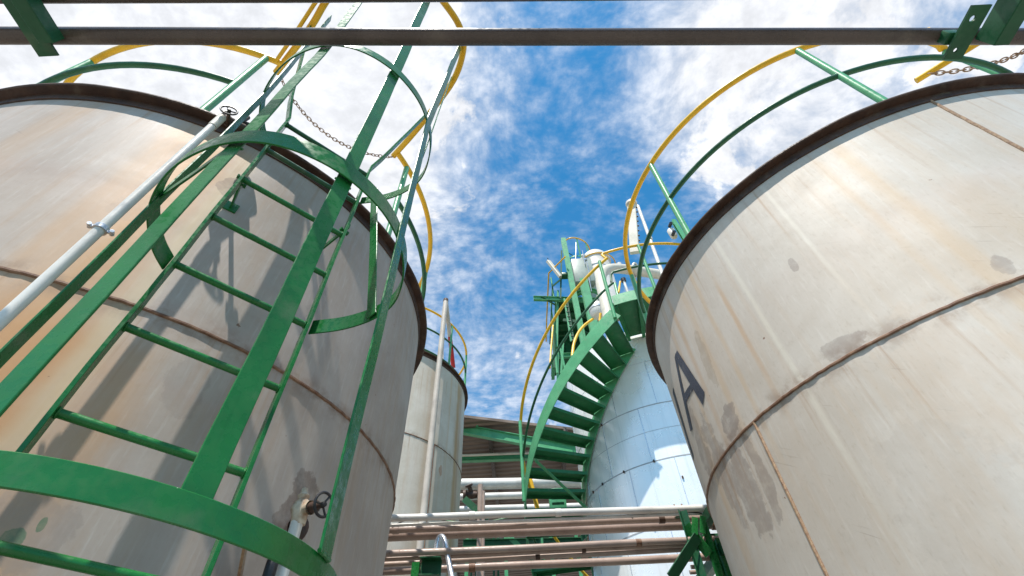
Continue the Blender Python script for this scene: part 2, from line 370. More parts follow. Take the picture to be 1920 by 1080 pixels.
# a faded letter A, brushed on the shell, and the edge of the next letter round the curve
def onshell(C, R, az, z): return Vector((C.x+R*math.sin(R_(az)), C.y+R*math.cos(R_(az)), z+EYE))
def decal(quads, parent, name):
    bm = B()
    for q in quads:
        n = 8; rows = []
        for i in range(n+1):
            t = i/n; a = [q[0][k]+(q[3][k]-q[0][k])*t for k in (0, 1)]; b = [q[1][k]+(q[2][k]-q[1][k])*t for k in (0, 1)]
            rows.append([bm.verts.new(onshell(CR, TR+.003, a[0]+(b[0]-a[0])*s/2, a[1]+(b[1]-a[1])*s/2)) for s in range(3)])
        for r, s in zip(rows, rows[1:]):
            for k in (0, 1): bm.faces.new((r[k], r[k+1], s[k+1], s[k]))
    return mesh_obj(name, bm, LETTER, parent)
decal([((-90.6, 2.03), (-93.2, 2.03), (-97.6, 1.60), (-95.0, 1.56)),
       ((-90.6, 2.03), (-92.0, 2.035), (-85.4, 1.56), (-83.2, 1.58)),
       ((-87.9, 1.775), (-94.0, 1.745), (-93.5, 1.70), (-87.3, 1.72))], tR, "painted_letter")
decal([((-79.0, 1.96), (-81.6, 1.96), (-77.4, 1.50), (-74.6, 1.50))], tR, "painted_letter")

# guard rails on the tank roofs
def guard(label, C, R, H, a0, a1, posts, hh=1.11, rt=.022, mids=(.57,), m0=None, m1=None):
    t = thing("guard_rail", label, "railing", (C.x, C.y, EYE+H), "round guard rails on the tank tops")
    r = R-.02
    tubeo("top_rail", arc(C, r, H+hh, a0, a1), rt, YELLOW, t)
    for k in mids: tubeo("mid_rail", arc(C, r, H+k, m0 or a0, m1 or a1), rt*.86, DGREEN, t)
    for a in posts: tubeo("post", [onshell(C, r, a, H+.01), onshell(C, r, a, H+hh-.02)], rt, PGREEN, t)
    return t
guard("yellow and green guard rail on the rusty tank by the caged ladder", CL, TR, HL, 151.2, 475, [155.6, 201.3, 247, 293, 339, 25, 67, 110], m0=155.6, m1=470)
guard("large yellow and green guard rail curving round the top of the tank lettered A", CR, TR, HR, -203, 118, [-161.3, -113.4, -66.8, -20, 27, 74, 118], hh=1.14, m0=-212)
guard("small far guard rail behind the pipe mast, on the background tank", CM, 1.6, HM, 0, 330, [0, 46, 84, 119, 165, 211, 257, 303], hh=1.1, mids=(.62, .1))

# ------------------------------------------------------------------ caged ladder
lad = thing("caged_ladder", "tall green cage ladder close in front of the rusty beige tank", "ladder", (-.98, 1.13, 0))
SLf, SRt = Vector((-1.172, .975, 0)), Vector((-.803, 1.284, 0))
across = (SRt-SLf).normalized(); outw = Vector((across.y, -across.x, 0))      # towards the climber
def flat(pts, w, th, wd, name, m, parent):
    """flat bar whose wide side runs along wd"""
    pts = [Vector(p) for p in pts]
    if len(pts) < 8:            # hand-welded stock is never dead straight
        o = [pts[0]]; ph = random.uniform(0, 9)
        for a, b in zip(pts, pts[1:]):
            k = max(1, int((b-a).length/.09))
            for i in range(1, k+1):
                q = a.lerp(b, i/k); u = q.z*7+q.x*9+ph
                if i < k: q = q + Vector((math.sin(u), math.cos(u*1.3), 0))*.0011 + Vector((random.uniform(-1, 1), random.uniform(-1, 1), 0))*.0003
                o.append(q)
        pts = o
    return swo(name, pts, rect(th, w, .0012), wd, m, parent)
def weld(p, axis, r, rr=.0035, parent=None, m=None):
    """lumpy fillet round a joint"""
    ax = Vector(axis).normalized(); u = ax.orthogonal().normalized(); v = ax.cross(u); n = 22; bm = B(); rings = []
    L = [Vector(p)+(u*math.cos(a)+v*math.sin(a))*(r+random.uniform(-.0006, .0012)) + ax*random.uniform(-.0008, .0008) for a in [2*math.pi*i/n for i in range(n)]]
    tube(bm, L, rr, 6, True); return mesh_obj("weld", bm, m or GREEN, parent)
for s, ext in ((SLf, [V(-1.19, .915, 2.70), V(-1.30, .765, 3.60)]), (SRt, [V(-.76, 1.30, 2.70), V(-.595, 1.385, 3.58)])):
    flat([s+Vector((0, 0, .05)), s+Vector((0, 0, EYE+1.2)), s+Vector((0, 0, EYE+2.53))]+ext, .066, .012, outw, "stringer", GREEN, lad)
for k in range(-5, 7):
    z = .705+.298*k
    tubeo("rung", [SLf+Vector((0, 0, EYE+z))+across*.004, SRt+Vector((0, 0, EYE+z-.03))-across*.004], .0128, GREEN if k < 5 else DGREEN, lad, 16)
    if k >= 0:
        for q, e in ((SLf, 1), (SRt, -1)): weld(q+Vector((0, 0, EYE+z-(.03 if e < 0 else 0)))+across*.008*e, across, .0135, .0032, lad)
hp = [(-1.17, .955), (-1.155, .86), (-1.09, .725), (-.97, .61), (-.83, .545), (-.70, .53), (-.58, .566), (-.47, .65), (-.39, .775), (-.362, .91), (-.377, 1.04), (-.435, 1.165), (-.53, 1.243), (-.66, 1.29), (-.795, 1.305)]
for z in (.3125, 1.28, 2.22):
    flat(smooth([V(x, y, z - (.07*(x+.75) if z < 1 else 0)) for x, y in hp], 6), .045 if z < 1 else (.072 if z < 2 else .062), .006, (0, 0, 1), "hoop", GREEN, lad)
cc_ = Vector((-.745, .90, 0))
def cbar(pts, w=.050):
    d = Vector((pts[0].x, pts[0].y, 0)) - cc_; side = Vector((-d.y, d.x, 0)).normalized()
    flat(pts, w, .006, side, "cage_bar", GREEN, lad)
cbar([V(-1.078, .722, .322), V(-1.078, .722, 2.2), V(-1.13, .70, 3.6)], .042)
cbar([V(-.752, .545, .334), V(-.752, .545, 2.2), V(-.775, .49, 3.6)], .044)
cbar([V(-.479, .666, .315), V(-.479, .666, 2.2), V(-.45, .60, 3.6)], .047)
cbar([V(-.357, .893, .306), V(-.362, .891, 2.2), V(-.28, .917, 3.6)], .052)
cbar([V(-.535, 1.232, 1.255), V(-.715, 1.262, 2.245)], .046)
cbar([V(-.41, 1.05, 2.2), V(-.372, 1.13, 3.6)], .03)
flat([V(-1.072, .712, 1.305), V(-.765, .568, 1.42)], .05, .006, (0, 0, 1), "brace", GREEN, lad)
for x, y in ((-.752, .545), (-.479, .666), (-.357, .893)):
    d = (Vector((x, y, 0))-cc_).normalized(); sd = Vector((-d.y, d.x, 0)); c0 = V(x, y, .335-.07*(x+.75)+.001)
    bm = B(); n = 14; tube(bm, [c0+sd*(-.027+.054*i/n)+Vector((0, 0, random.uniform(-.0012, .0012))) for i in range(n+1)], .0042, 7); mesh_obj("weld", bm, GREEN, lad)
    for zz in (1.28-.038, 1.28+.038):
        bm = B(); tube(bm, [V(x, y, zz)-d*.004+sd*(-.026+.052*i/n)+Vector((0, 0, random.uniform(-.001, .001))) for i in range(n+1)], .0036, 7); mesh_obj("weld", bm, GREEN, lad)
# yellow hand rails either side of the step-off, joined round the cage
yh = [(-1.635, 1.035), (-1.43, .87), (-1.27, .735), (-1.144, .61), (-1.02, .51), (-.88, .455), (-.74, .44), (-.58, .465), (-.44, .555), (-.34, .675), (-.27, .80), (-.258, .934), (-.355, 1.148), (-.60, 1.417), (-.755, 1.57), (-.925, 1.725)]
tubeo("hand_rail", smooth([V(x, y, 3.62) for x, y in yh], 6), .0225, YELLOW, lad)
tubeo("hand_rail", [V(-1.60, .955, 3.60), V(-1.42, .80, 3.60), V(-1.22, .62, 3.60), V(-1.08, .50, 3.6)], .013, YELLOW, lad)
# brackets that hold it off the shell
for s in (SLf, SRt):
    for z in (1.92, .02):
        d = (CL-Vector((s.x, s.y, 0))).normalized(); p = s+Vector((0, 0, EYE+z)); L = (CL-Vector((s.x, s.y, 0))).length-TR
        flat([p-d*.03, p+d*(L+.0)], .035, .008, (0, 0, 1), "bracket", GREEN, lad)
        bm = B(); q = Matrix.Rotation(math.atan2(d.y, d.x), 3, 'Z')
        box(bm, p+d*(L-.003), .010, .055, .06, q, .002); mesh_obj("foot_plate", bm, GREEN, lad)
        for e in (-.02, .02):
            bm = B(); sd = Vector((-d.y, d.x, 0)); lathe(bm, [(0, -.022), (.013, -.022), (.013, -.010), (.007, -.010), (.007, .014), (.012, .014), (.012, .022), (0, .022)], p+d*(.03+e*1.2)+Vector((0, 0, e*.5)), sd, 6)
            mesh_obj("bolt", bm, GREEN, lad, smooth=False)
# welds' little gussets under the second hoop
# safety chain
def chain(name, label, a, b, sag, n, m=CHAINM, ll=.045, ww=.022, rr=.0032):
    bm = B(); pts = [a.lerp(b, i/n) + Vector((0, 0, -sag*4*(i/n)*(1-i/n))) for i in range(n+1)]
    for i in range(n):
        c = (pts[i]+pts[i+1])/2; t = (pts[i+1]-pts[i]).normalized(); u = t.orthogonal().normalized()
        u = Matrix.Rotation(R_(90*(i % 2)+random.uniform(-18, 18)+20), 3, t) @ u; L = (pts[i+1]-pts[i]).length*.5+rr*1.6
        loop = []
        for k in range(12):
            q = 2*math.pi*k/12; ex = math.cos(q); ey = math.sin(q)
            loop.append(c + t*(math.copysign(abs(ex)**.8, ex)*L) + u*(ey*ww*.5))
        tube(bm, loop, rr, 6, True)
    return tag(mesh_obj(name, bm, m), label, "chain")
chain("safety_chain", "rusty chain drooping across the ladder opening against the clouds", V(-1.60, 1.06, 3.585), V(-.925, 1.715, 3.585), .30, 36)

# ------------------------------------------------------------------ pipes and valves on the rusty tank
def handwheel(parent, c, axis, r, m=BLACK):
    ax = Vector(axis).normalized(); u = ax.orthogonal().normalized(); v = ax.cross(u); bm = B()
    tube(bm, [Vector(c)+u*(r*math.cos(a))+v*(r*math.sin(a)) for a in [2*math.pi*i/28 for i in range(28)]], r*.13, 10, True)
    for k in range(3):
        a = 2*math.pi*k/3+.4; d = u*math.cos(a)+v*math.sin(a); tube(bm, [Vector(c)-ax*.004, Vector(c)+d*r*.5-ax*.002, Vector(c)+d*r], r*.10, 8)
    lathe(bm, [(0, -r*.3), (r*.22, -r*.3), (r*.26, 0), (r*.2, r*.2), (0, r*.24)], c, ax, 14)
    return mesh_obj("hand_wheel", bm, m, parent)
def valve(name, label, c, axis, size, body, wheel, group=None):
    """gate valve: body, bonnet, stem and wheel along axis"""
    ax = Vector(axis).normalized(); t = thing(name, label, "valve", c, group); c = Vector(c)
    bm = B(); s = size
    lathe(bm, [(0, -s*1.1), (s*.62, -s*1.1), (s*.62, -s*.8), (s*.42, -s*.7), (s*.55, -s*.2), (s*.6, .1*s), (s*.42, s*.5), (s*.62, s*.6), (s*.62, s*.85), (s*.36, s*.95), (s*.30, s*1.5), (s*.40, s*1.55), (s*.40, s*1.85), (s*.16, s*1.9), (s*.13, s*2.5), (0, s*2.5)], c, ax, 20)
    u = ax.orthogonal().normalized()
    mesh_obj("body", bm, body, t)
    handwheel(t, c+ax*s*2.35, ax, s*1.45, wheel)
    return t
wp = thing("drain_pipe", "long white pipe slanting past the green cage, on the rusty tank", "pipe", V(-1.36, .84, -1.6))
tubeo("pipe_run", [V(-1.358, .838, -1.58), V(-1.358, .838, .55), V(-1.358, .838, 2.16)], .0165, WPIPE, wp, 20)
tubeo("pipe_end", [V(-1.358, .838, 2.162), V(-1.358, .838, 2.27)], .019, CREAM, wp, 20)
for z in (1.33, -.2):
    bm = B(); sweep(bm, [V(-1.358+.0195*math.cos(a), .838+.0195*math.sin(a), z) for a in [i*math.pi/12 for i in range(24)]], rect(.005, .018), (0, 0, 1), closed=True)
    mesh_obj("pipe_clamp", bm, GALV, wp)
    for s in (-1, 1):
        bm = B(); d = Vector((.83, .55, 0))*s; lathe(bm, [(0, -.010), (.007, -.010), (.007, .010), (0, .010)], V(-1.358, .838, z)+d*.032, Vector((.55, -.83, 0)), 8); mesh_obj("clamp_bolt", bm, GALV, wp)
        bm = B(); box(bm, V(-1.358, .838, z)+d*.026, .018, .006, .014, Matrix.Rotation(math.atan2(.55, .83), 3, 'Z')); mesh_obj("clamp_ear", bm, GALV, wp)
tag(tubeo("conduit_pipe", [V(-1.345, .90, -1.58), V(-1.345, .90, 2.30), V(-1.36, .93, 2.5)], .012, RUST), "thin dark rusty pipe running right beside the long white pipe", "pipe")
vt = valve("gate_valve", "black hand wheel valve at the rusty tank's top edge against the white sky", P(428, 226, rho=1.60), P(431, 186, rho=1.50)-P(428, 226, rho=1.60), .024, RUST, BLACK)
tubeo("inlet", [V(-1.378, .848, 2.30), V(-1.335, .93, 2.36), V(-1.33, .99, 2.44)], .024, RUST, vt)
bm = B(); lathe(bm, [(0, 0), (.05, 0), (.05, .02), (.03, .025), (.035, .07), (0, .07)], V(-1.335, .95, 2.37), (.3, .6, .7), 12); mesh_obj("flange", bm, BLACK, vt)
# lower valve, drain leg and stay
vb = thing("drain_valve", "small pale brass valve with black wheel, low beside the cage hoop", "valve", V(-.72, 1.53, .66))
c = V(-.722, 1.52, .665)
face = onshell(CL, TR, 112.6, .70); fd = (c-face).normalized()
bm = B(); lathe(bm, [(0, -.01), (.05, -.01), (.05, .012), (.024, .016), (.024, .06)], face, fd, 20); mesh_obj("flange", bm, RUST, vb)
bm = B(); tube(bm, [face+fd*.03, c], .020, 14); mesh_obj("nozzle", bm, RUST, vb)
bm = B(); lathe(bm, [(0, -.045), (.022, -.045), (.025, -.02), (.032, 0), (.026, .022), (.017, .032), (.020, .045), (.012, .052), (.009, .068), (0, .072)], c, (-.05, -.1, 1), 18)
wd = (P(607, 946, rho=1.605)-c).normalized()
lathe(bm, [(.022, 0), (.019, .03), (.022, .045)], c, wd, 16); mesh_obj("body", bm, BRONZE, vb)
bm = B(); lathe(bm, [(.016, .045), (.018, .07), (.010, .078), (.009, .10), (0, .10)], c, wd, 14); mesh_obj("bonnet", bm, RUST, vb)
handwheel(vb, c+wd*.10, wd, .036)
tubeo("outlet_pipe", [c+Vector((0, 0, -.03)), c+Vector((0, 0, -.6)), c+Vector((0, 0, -2.2))], .019, WPIPE, vb, 18)
tag(swo("stay_bar", [V(-.80, 1.40, .55), onshell(CL, TR+.004, 117.5, .44)], rect(.008, .035), (0, 0, 1), WELD2), "short rusty stay bar under the big green cage hoop, left of the drain valve", "bracket")
tag(tubeo("rubber_hose", smooth([P(524, 1012, rho=1.66), P(519, 1030, rho=1.65), P(513, 1052, rho=1.64), P(502, 1085, rho=1.63), P(502, 1085, rho=1.63)+Vector((0, .02, -.4)), P(502, 1085, rho=1.63)+Vector((0, .03, -1.8))], 6), .017, BLACK), "thick dark hose hanging left of the white drain leg, low on the rusty tank", "hose")

# ------------------------------------------------------------------ overhead pipes on two cantilever arms
def hpipe(name, label, a, b, r, m, joints=(), group=None, cat="pipe", seg=18, n=10):
    a, b = Vector(a), Vector(b); t = None
    n = 30; ph = random.uniform(0, 6); pts = [a.lerp(b, i/n)+Vector((0, math.sin(i*.5+ph)*.0012, math.sin(i*.7+ph)*.002)) for i in range(n+1)]; d = (b-a).normalized()
    if not joints: return tag(tubeo(name, pts, r, m, None, seg), label, cat, group)
    t = thing(name, label, cat, a, group); tubeo("pipe_run", pts, r, m, t, seg)
    for f, mm in joints:
        bm = B(); L = r*.9; lathe(bm, [(r*1.002, -L), (r*1.16, -L*.9), (r*1.16, L*.9), (r*1.002, L)], a.lerp(b, f), d, seg); mesh_obj("coupling", bm, mm, t)
    return t
OH = "pipes overhead"
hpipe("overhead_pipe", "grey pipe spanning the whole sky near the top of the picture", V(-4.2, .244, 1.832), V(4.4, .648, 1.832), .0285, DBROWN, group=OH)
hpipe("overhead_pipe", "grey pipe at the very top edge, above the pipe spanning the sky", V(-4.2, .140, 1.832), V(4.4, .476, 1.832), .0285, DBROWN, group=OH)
for lab, x, x2, ye, w in (("dark green cantilever arm at the top left corner carrying the pipes", -1.575, -1.40, .415, .11),
                      ("dark green cantilever arm with drilled plate at the top right corner", 1.745, 1.82, .52, .055)):
    t = thing("support_arm", lab, "support", (x, -1.4, 0), "arms carrying the overhead pipes")
    swo("arm", [V(x, -1.45, 1.753 if x > 0 else 1.765), V(x, ye, 1.753 if x > 0 else 1.765)], rect(w, .088, .003) if x > 0 else angle(.066, .008), (0, 0, 1), DGREEN, t)
    if x < 0: swo("arm", [V(x+.075, -1.45, 1.768), V(x+.075, ye-.045, 1.768)], rect(.05, .058, .003), (0, 0, 1), DGREEN, t)
    swo("column", [(x, -1.48, 0), (x, -1.48, EYE+1.9)], ibeam(.1, .1, .008), (1, 0, 0), DGREEN, t)
    if x > 0:
        # plate with two holes bolted beside the arm
        bm = B(); pc = (P(1813, 28, z=1.748)+P(1838, 28, z=1.748)+P(1820, 97, z=1.748)+P(1783, 92, z=1.748))/4; outline = [(-.034, -.085), (.034, -.085), (.034, .085), (-.034, .085)]
        for zz in (0, .008):
            pass
        n = 16; holes = [((-.008, -.045), .010), ((-.006, .055), .008)]
        vo = [bm.verts.new(pc+Vector((a, b, 0))) for a, b in outline]; eds = [bm.edges.new((vo[i], vo[(i+1) % 4])) for i in range(4)]
        for (hx, hy), hr in holes:
            vh = [bm.verts.new(pc+Vector((hx+hr*math.cos(2*math.pi*i/n), hy+hr*math.sin(2*math.pi*i/n), 0))) for i in range(n)]
            eds += [bm.edges.new((vh[i], vh[(i+1) % n])) for i in range(n)]
        bmesh.ops.triangle_fill(bm, edges=eds, use_beauty=True)
        r = bmesh.ops.extrude_face_region(bm, geom=bm.faces[:]); bmesh.ops.translate(bm, verts=[v for v in r['geom'] if isinstance(v, bmesh.types.BMVert)], vec=(0, 0, .008))
        mesh_obj("drilled_plate", bm, DGREEN, t, smooth=False)
        bm = B(); box(bm, P(1781, 70, z=1.79), .05, .04, .04, bev=.003); mesh_obj("lug", bm, DGREEN, t)

# the lettered tank's own ladder head: only its yellow rail ends and chain show
t = thing("ladder_head", "yellow hand rail end and post at the top right, on the lettered tank", "railing", V(3.3, 1.2, 2.51))
tubeo("hand_rail", [V(3.10, .98, 3.655), V(3.29, 1.12, 3.655)], .022, YELLOW, t)
tubeo("hand_rail", [V(3.205, 1.335, 3.64), V(3.50, 1.10, 3.64), V(3.95, .75, 3.64)], .024, YELLOW, t)
tubeo("post", [V(3.30, 1.13, 2.52), V(3.30, 1.13, 3.63)], .02, PGREEN, t)
chain("safety_chain", "short chain by the yellow rail end at the top right corner", V(3.26, 1.28, 3.62), V(3.72, 1.05, 3.42), .10, 18, ll=.05, ww=.03, rr=.005)

# ------------------------------------------------------------------ pipe rack between the tanks
def rk(label, t0, z, r, m, joints=(), t1=None, x0=-3.4, x1=3.6, name="rack_pipe"):
    """t0: z over depth at the left, t1 the same at the right"""
    y0 = z/t0*.965*1.0; t1 = t1 or t0*.94; y1 = z/t1*.935
    # line through (-15.4 deg, y0) and (20.5 deg, y1)
    xa, xb = -y0*math.tan(R_(15.4)), y1*math.tan(R_(20.8)); g = (y1-y0)/(xb-xa)
    return hpipe(name, label, V(x0, y0+g*(x0-xa), z), V(x1, y0+g*(x1-xa), z), r, m, joints, "pipes of the rack between the tanks")
rk("topmost pipe of the rack, pale and shiny, holding a clip", .397, 1.74, .030, WPIPE, [(.42, WPIPE), (.53, WPIPE)], .373)
rk("thinnest pale tube of the rack, second from its top", .382, 1.70, .014, WPIPE, [], .363)
rk("third pipe of the rack from its top, brownish with a rusty union", .3735, 1.70, .031, BROWN, [(.665, RUST), (.32, BROWN)], .3555)
rk("thickest brown pipe of the rack, fourth from its top", .362, 1.69, .044, BROWN, [(.74, WELD)], .343)
rk("fifth pipe of the rack from its top, just below the open gap", .3305, 1.42, .026, BROWN, [(.62, WELD), (.30, RUST)], .3165)
rk("sixth pipe of the rack from its top, narrow with a rusty coupling", .3215, 1.40, .019, BROWN, [(.555, RUST), (.80, RUST)], .3095)
rk("seventh pipe of the rack from its top, with a rusty coupling", .3125, 1.38, .021, BROWN, [(.50, RUST)], .3025)
rk("lowest pipe of the rack with the curved hose ending beside it", .3005, 1.37, .031, BROWN, [(.42, WELD)], .2875)
rk("thin pipe low behind the rack's right green post, upper of two", .280, 1.40, .018, BROWN, x0=1.5, t1=.2735)
rk("thin pipe low behind the rack's right green post, lower of two", .270, 1.38, .018, BROWN, x0=1.5, t1=.2655)
# supports
t = thing("rack_support", "green post with crossed braces holding the rack beside the lettered tank", "support", P(1330, 1060, y=4.2)*1)
def seg2(a, b, ya, yb=None): return [P(*a, y=ya), P(*b, y=yb or ya)]
top = P(1312, 985, y=4.18)
swo("post", [Vector((top.x, top.y, .0)), top], angle(.075, .008), (0.5, -.85, 0), GREEN, t)
tubeo("post", [Vector((top.x+.10, top.y+.03, 0)), top+Vector((.10, .03, -.11))], .045, GREEN, t, 18)
top2 = P(1296, 1030, y=4.2); swo("post", [Vector((top2.x, top2.y, 0)), top2+Vector((0, 0, .3))], angle(.06, .008), (-.5, -.85, 0), DGREEN, t)
swo("brace", seg2((1308, 1006), (1258, 1084), 4.12), rect(.012, .085, .002), (.0, -.4, 1), DGREEN, t)
swo("brace", seg2((1286, 985), (1330, 1040), 4.16), rect(.012, .08, .002), (.0, -.4, 1), GREEN, t)
for a, b in (((1303, 970), (1303, 1002)), ((1318, 968), (1318, 1000))):
    swo("clip_plate", seg2(a, b, 4.12), rect(.05, .010, .002), (0, -1, .0), GREEN, t)
for z in (1.615, 1.325): swo("cross_beam", [V(1.60, 4.1, z), V(1.60, 5.1, z)], channel(.07, .08, .008), (0, 0, 1), DGREEN, t)
bm = B(); box(bm, P(1345, 1022, y=4.45), .26, .16, .14, bev=.006); mesh_obj("gusset_box", bm, DGREEN, t)
tubeo("tie_rod", [P(1362, 1028, y=4.4), P(1372, 1085, y=4.4)], .008, GREEN, t)
t = thing("rack_support", "small green channel post under the rack beside the rusty tank", "support", P(783, 1078, y=4.1))
q = P(781, 1056, y=4.1); swo("post", [Vector((q.x, q.y, 0)), q], channel(.06, .06, .007), (1, 0, 0), GREEN, t)
swo("cross_beam", [P(787, 1064, y=4.08), P(826, 1063, y=4.08)], channel(.09, .13, .008), (0, 0, 1), DGREEN, t)
for a in ((789, 1052),): tubeo("bolt", [P(*a, y=4.06), P(*a, y=4.02)], .01, RUST, t)
t = thing("pipe_clip", "small dark green clip with bolts on the rack's topmost pipe", "clip", P(1276, 962, y=4.5))
bm = B(); c = P(1276, 963, y=4.42); box(bm, c, .10, .06, .075, bev=.006); mesh_obj("saddle", bm, DGREEN, t)
for dx_ in (-.035, .035):
    tubeo("bolt", [c+Vector((dx_, 0, .03)), c+Vector((dx_, 0, .085))], .007, WELD2, t, 8)
tubeo("bolt", [c+Vector((-.06, -.01, -.02)), c+Vector((-.06, -.01, .01))], .008, WELD2, t, 8)
tag(tubeo("curved_pipe", smooth([P(820, 1085, y=4.25), P(817, 1050, y=4.25), P(820, 1018, y=4.25), P(825, 1007, y=4.25), P(832, 1010, y=4.22), P(838, 1035, y=4.18), P(848, 1085, y=4.1)], 7), .023, GALV), "grey pipe bent into a narrow hairpin in front of the rack", "pipe")
for lab, pts, m in (("green cable sagging along the rack's upper pipes", [(735, 975), (790, 968), (850, 978), (905, 979), (955, 970), (985, 965)], GREEN),
                    ("dark cable looped over the left end of the rack", [(735, 988), (760, 976), (800, 972), (845, 978), (852, 984)], BLACK),
                    ("thin dark wire hooked below the right end of the topmost rack pipe", [(1175, 962), (1187, 972)], BLACK),
                    ("fine wire stretched from the clip to the rack's right support", [(1285, 960), (1315, 963), (1320, 975)], BLACK)):
    tag(tubeo("cable", smooth([P(*p, y=4.36) for p in pts], 6), .006, m, None, 6), lab, "cable")

# ------------------------------------------------------------------ pipe mast in front of the background tank
t = thing("pipe_mast", "pale pipe mast with a folded-back top and red end, before the background tank", "pipe", P(785, 1030, rho=6.5))
a = P(836, 562, rho=6.5)
tubeo("mast_pipe", [Vector((a.x, a.y, 0)), a], .047, MAST, t, 18)
bm = B(); lathe(bm, [(0, .01), (.049, 0), (.053, -.06)], a+Vector((0, 0, .01)), (0, 0, 1), 18); mesh_obj("cap", bm, RUST, t)
b = P(850, 690, rho=7.3); mid = a.lerp(b, .55)
tubeo("return_pipe", [a+Vector((0, .02, -.02)), mid], .042, MAST, t, 16); tubeo("return_pipe", [mid, b], .042, RED, t, 16)
tag(tubeo("vent_pipe", [P(829, 678, rho=7.2), P(829, 655, rho=7.2), P(831, 635, rho=7.2)], .03, WPIPE), "tiny white vent on the background tank's roof behind the mast", "pipe")

# ------------------------------------------------------------------ clad vessel with the helical stair
WR, WO, WH = 1.4227, 2.29, 4.95
t = thing("clad_tank", "shiny silver clad tank wrapped by the green spiral stair", "tank", (CW.x, CW.y, 0))
bm = B(); lathe(bm, [(WR, 0), (WR, WH+EYE), (WR*.6, WH+EYE+.18), (0, WH+EYE+.25)], CW, seg=140); mesh_obj("shell", bm, CLAD, t, loc=(CW.x, CW.y, EYE))
SEAM = paint("cladding_seam", (.40, .41, .42), (.30, .31, .32), .4)
z = .60
for i, z in enumerate((.2, 1.13, 2.07, 2.81, 3.21, 3.58, 4.30)):
    big = i in (1, 2, 3, 5); bm = B(); sweep(bm, arc(CW, WR, z, 0, 357, 119), rect(.006 if big else .003, .014 if big else .006), (0, 0, 1), closed=True)
    mesh_obj("cladding_band", bm, SEAM, t)
zs = [-1.5, 1.13, 2.07, 2.81, 3.58, 4.30, 4.92]
for k in range(6):
    for a in range(0, 360, 24):
        az = a+221-216+(11 if k % 2 else 0)
        if 150 < (az % 360) < 285: swo("sheet_joint", [onshell(CW, WR+.002, az, zs[k]+.012), onshell(CW, WR+.002, az, zs[k+1]-.012)], rect(.008, .004), (CW-onshell(CW, WR, az, -EYE)), GALV, t)
for az, z in ((232, 3.585), (252, 3.585), (224, 2.81), (240, 2.81), (207, 2.81), (250, 2.81), (196, 2.54), (215, 2.07), (236, 2.07)):
    bm = B(); c = onshell(CW, WR+.01, az, z); box(bm, c, .02, .02, .032, Matrix.Rotation(R_(-az), 3, 'Z'), .004); mesh_obj("band_clip", bm, RUST, t)

st = thing("spiral_stair", "green helical staircase with yellow hand rail climbing the silver tank", "stair", (CW.x-WO, CW.y, 0))
def zst(az): return 4.44 + (207.8-az)*.0283
DA = 6.2; A0 = 205.5
azs = [A0 + DA*i for i in range(33)]
aend = azs[-1]+4
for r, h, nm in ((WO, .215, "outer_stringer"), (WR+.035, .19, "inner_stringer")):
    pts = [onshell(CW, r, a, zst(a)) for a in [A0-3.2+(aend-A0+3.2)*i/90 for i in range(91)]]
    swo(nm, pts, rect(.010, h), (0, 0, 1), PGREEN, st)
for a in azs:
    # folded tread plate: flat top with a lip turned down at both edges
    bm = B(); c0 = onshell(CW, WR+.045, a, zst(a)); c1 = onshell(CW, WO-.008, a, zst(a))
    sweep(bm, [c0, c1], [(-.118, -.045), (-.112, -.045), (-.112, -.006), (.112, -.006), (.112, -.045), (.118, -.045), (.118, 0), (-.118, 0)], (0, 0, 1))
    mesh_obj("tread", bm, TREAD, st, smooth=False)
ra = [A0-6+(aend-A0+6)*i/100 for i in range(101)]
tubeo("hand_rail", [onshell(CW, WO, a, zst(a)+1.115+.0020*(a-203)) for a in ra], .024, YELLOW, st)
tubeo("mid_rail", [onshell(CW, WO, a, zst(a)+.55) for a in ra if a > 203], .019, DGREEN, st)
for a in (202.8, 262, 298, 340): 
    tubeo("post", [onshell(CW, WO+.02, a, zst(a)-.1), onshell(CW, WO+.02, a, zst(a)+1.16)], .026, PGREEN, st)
swo("strut", [onshell(CW, WO-.02, 249, 3.12), onshell(CW, WR+.01, 259, 2.62)], angle(.05, .007), (0, 0, 1), PGREEN, st)
swo("strut", [onshell(CW, WO-.02, 300, 1.62), onshell(CW, WR+.01, 308, 1.0)], angle(.05, .007), (0, 0, 1), PGREEN, st)
# landing plate round the tank top
def sector(name, r0, r1, z0, z1, a0, a1, m, parent, n=24):
    bm = B(); rows = []
    for i in range(n+1):
        a = a0+(a1-a0)*i/n; rows.append([bm.verts.new(onshell(CW, r, a, z)) for r, z in ((r0, z0), (r1, z0), (r1, z1), (r0, z1))])
    for p, q in zip(rows, rows[1:]):
        for k in range(4): bm.faces.new((p[k], p[(k+1) % 4], q[(k+1) % 4], q[k]))
    bm.faces.new(rows[0]); bm.faces.new(rows[-1][::-1]); return mesh_obj(name, bm, m, parent)
sector("landing", WR+.03, WO-.01, 4.80, 4.84, 202, 120, TREAD, st)
sector("landing_edge", WO-.009, WO+.004, 4.74, 4.93, 202, 120, PGREEN, st)
for a in (201.6, 193, 160): swo("landing_beam", [onshell(CW, WR+.04, a, 4.755), onshell(CW, WO-.012, a, 4.755)], channel(.05, .085, .007), (0, 0, 1), TREAD, st)
tubeo("hand_rail", [onshell(CW, WO, 200.2, zst(200)+1.115), onshell(CW, WO, 200.0, zst(200)+1.12), onshell(CW, WO, 201.2, 5.90)] + arc(CW, WO, 4.84+1.08, 200.2, 120), .022, YELLOW, st)
tubeo("mid_rail", [onshell(CW, WO, 203, zst(203)+.55), onshell(CW, WO, 200.0, zst(203)+.62), onshell(CW, WO, 200.6, 5.22), onshell(CW, WO, 200, 5.38)] + arc(CW, WO, 5.42, 199, 120), .019, DGREEN, st)
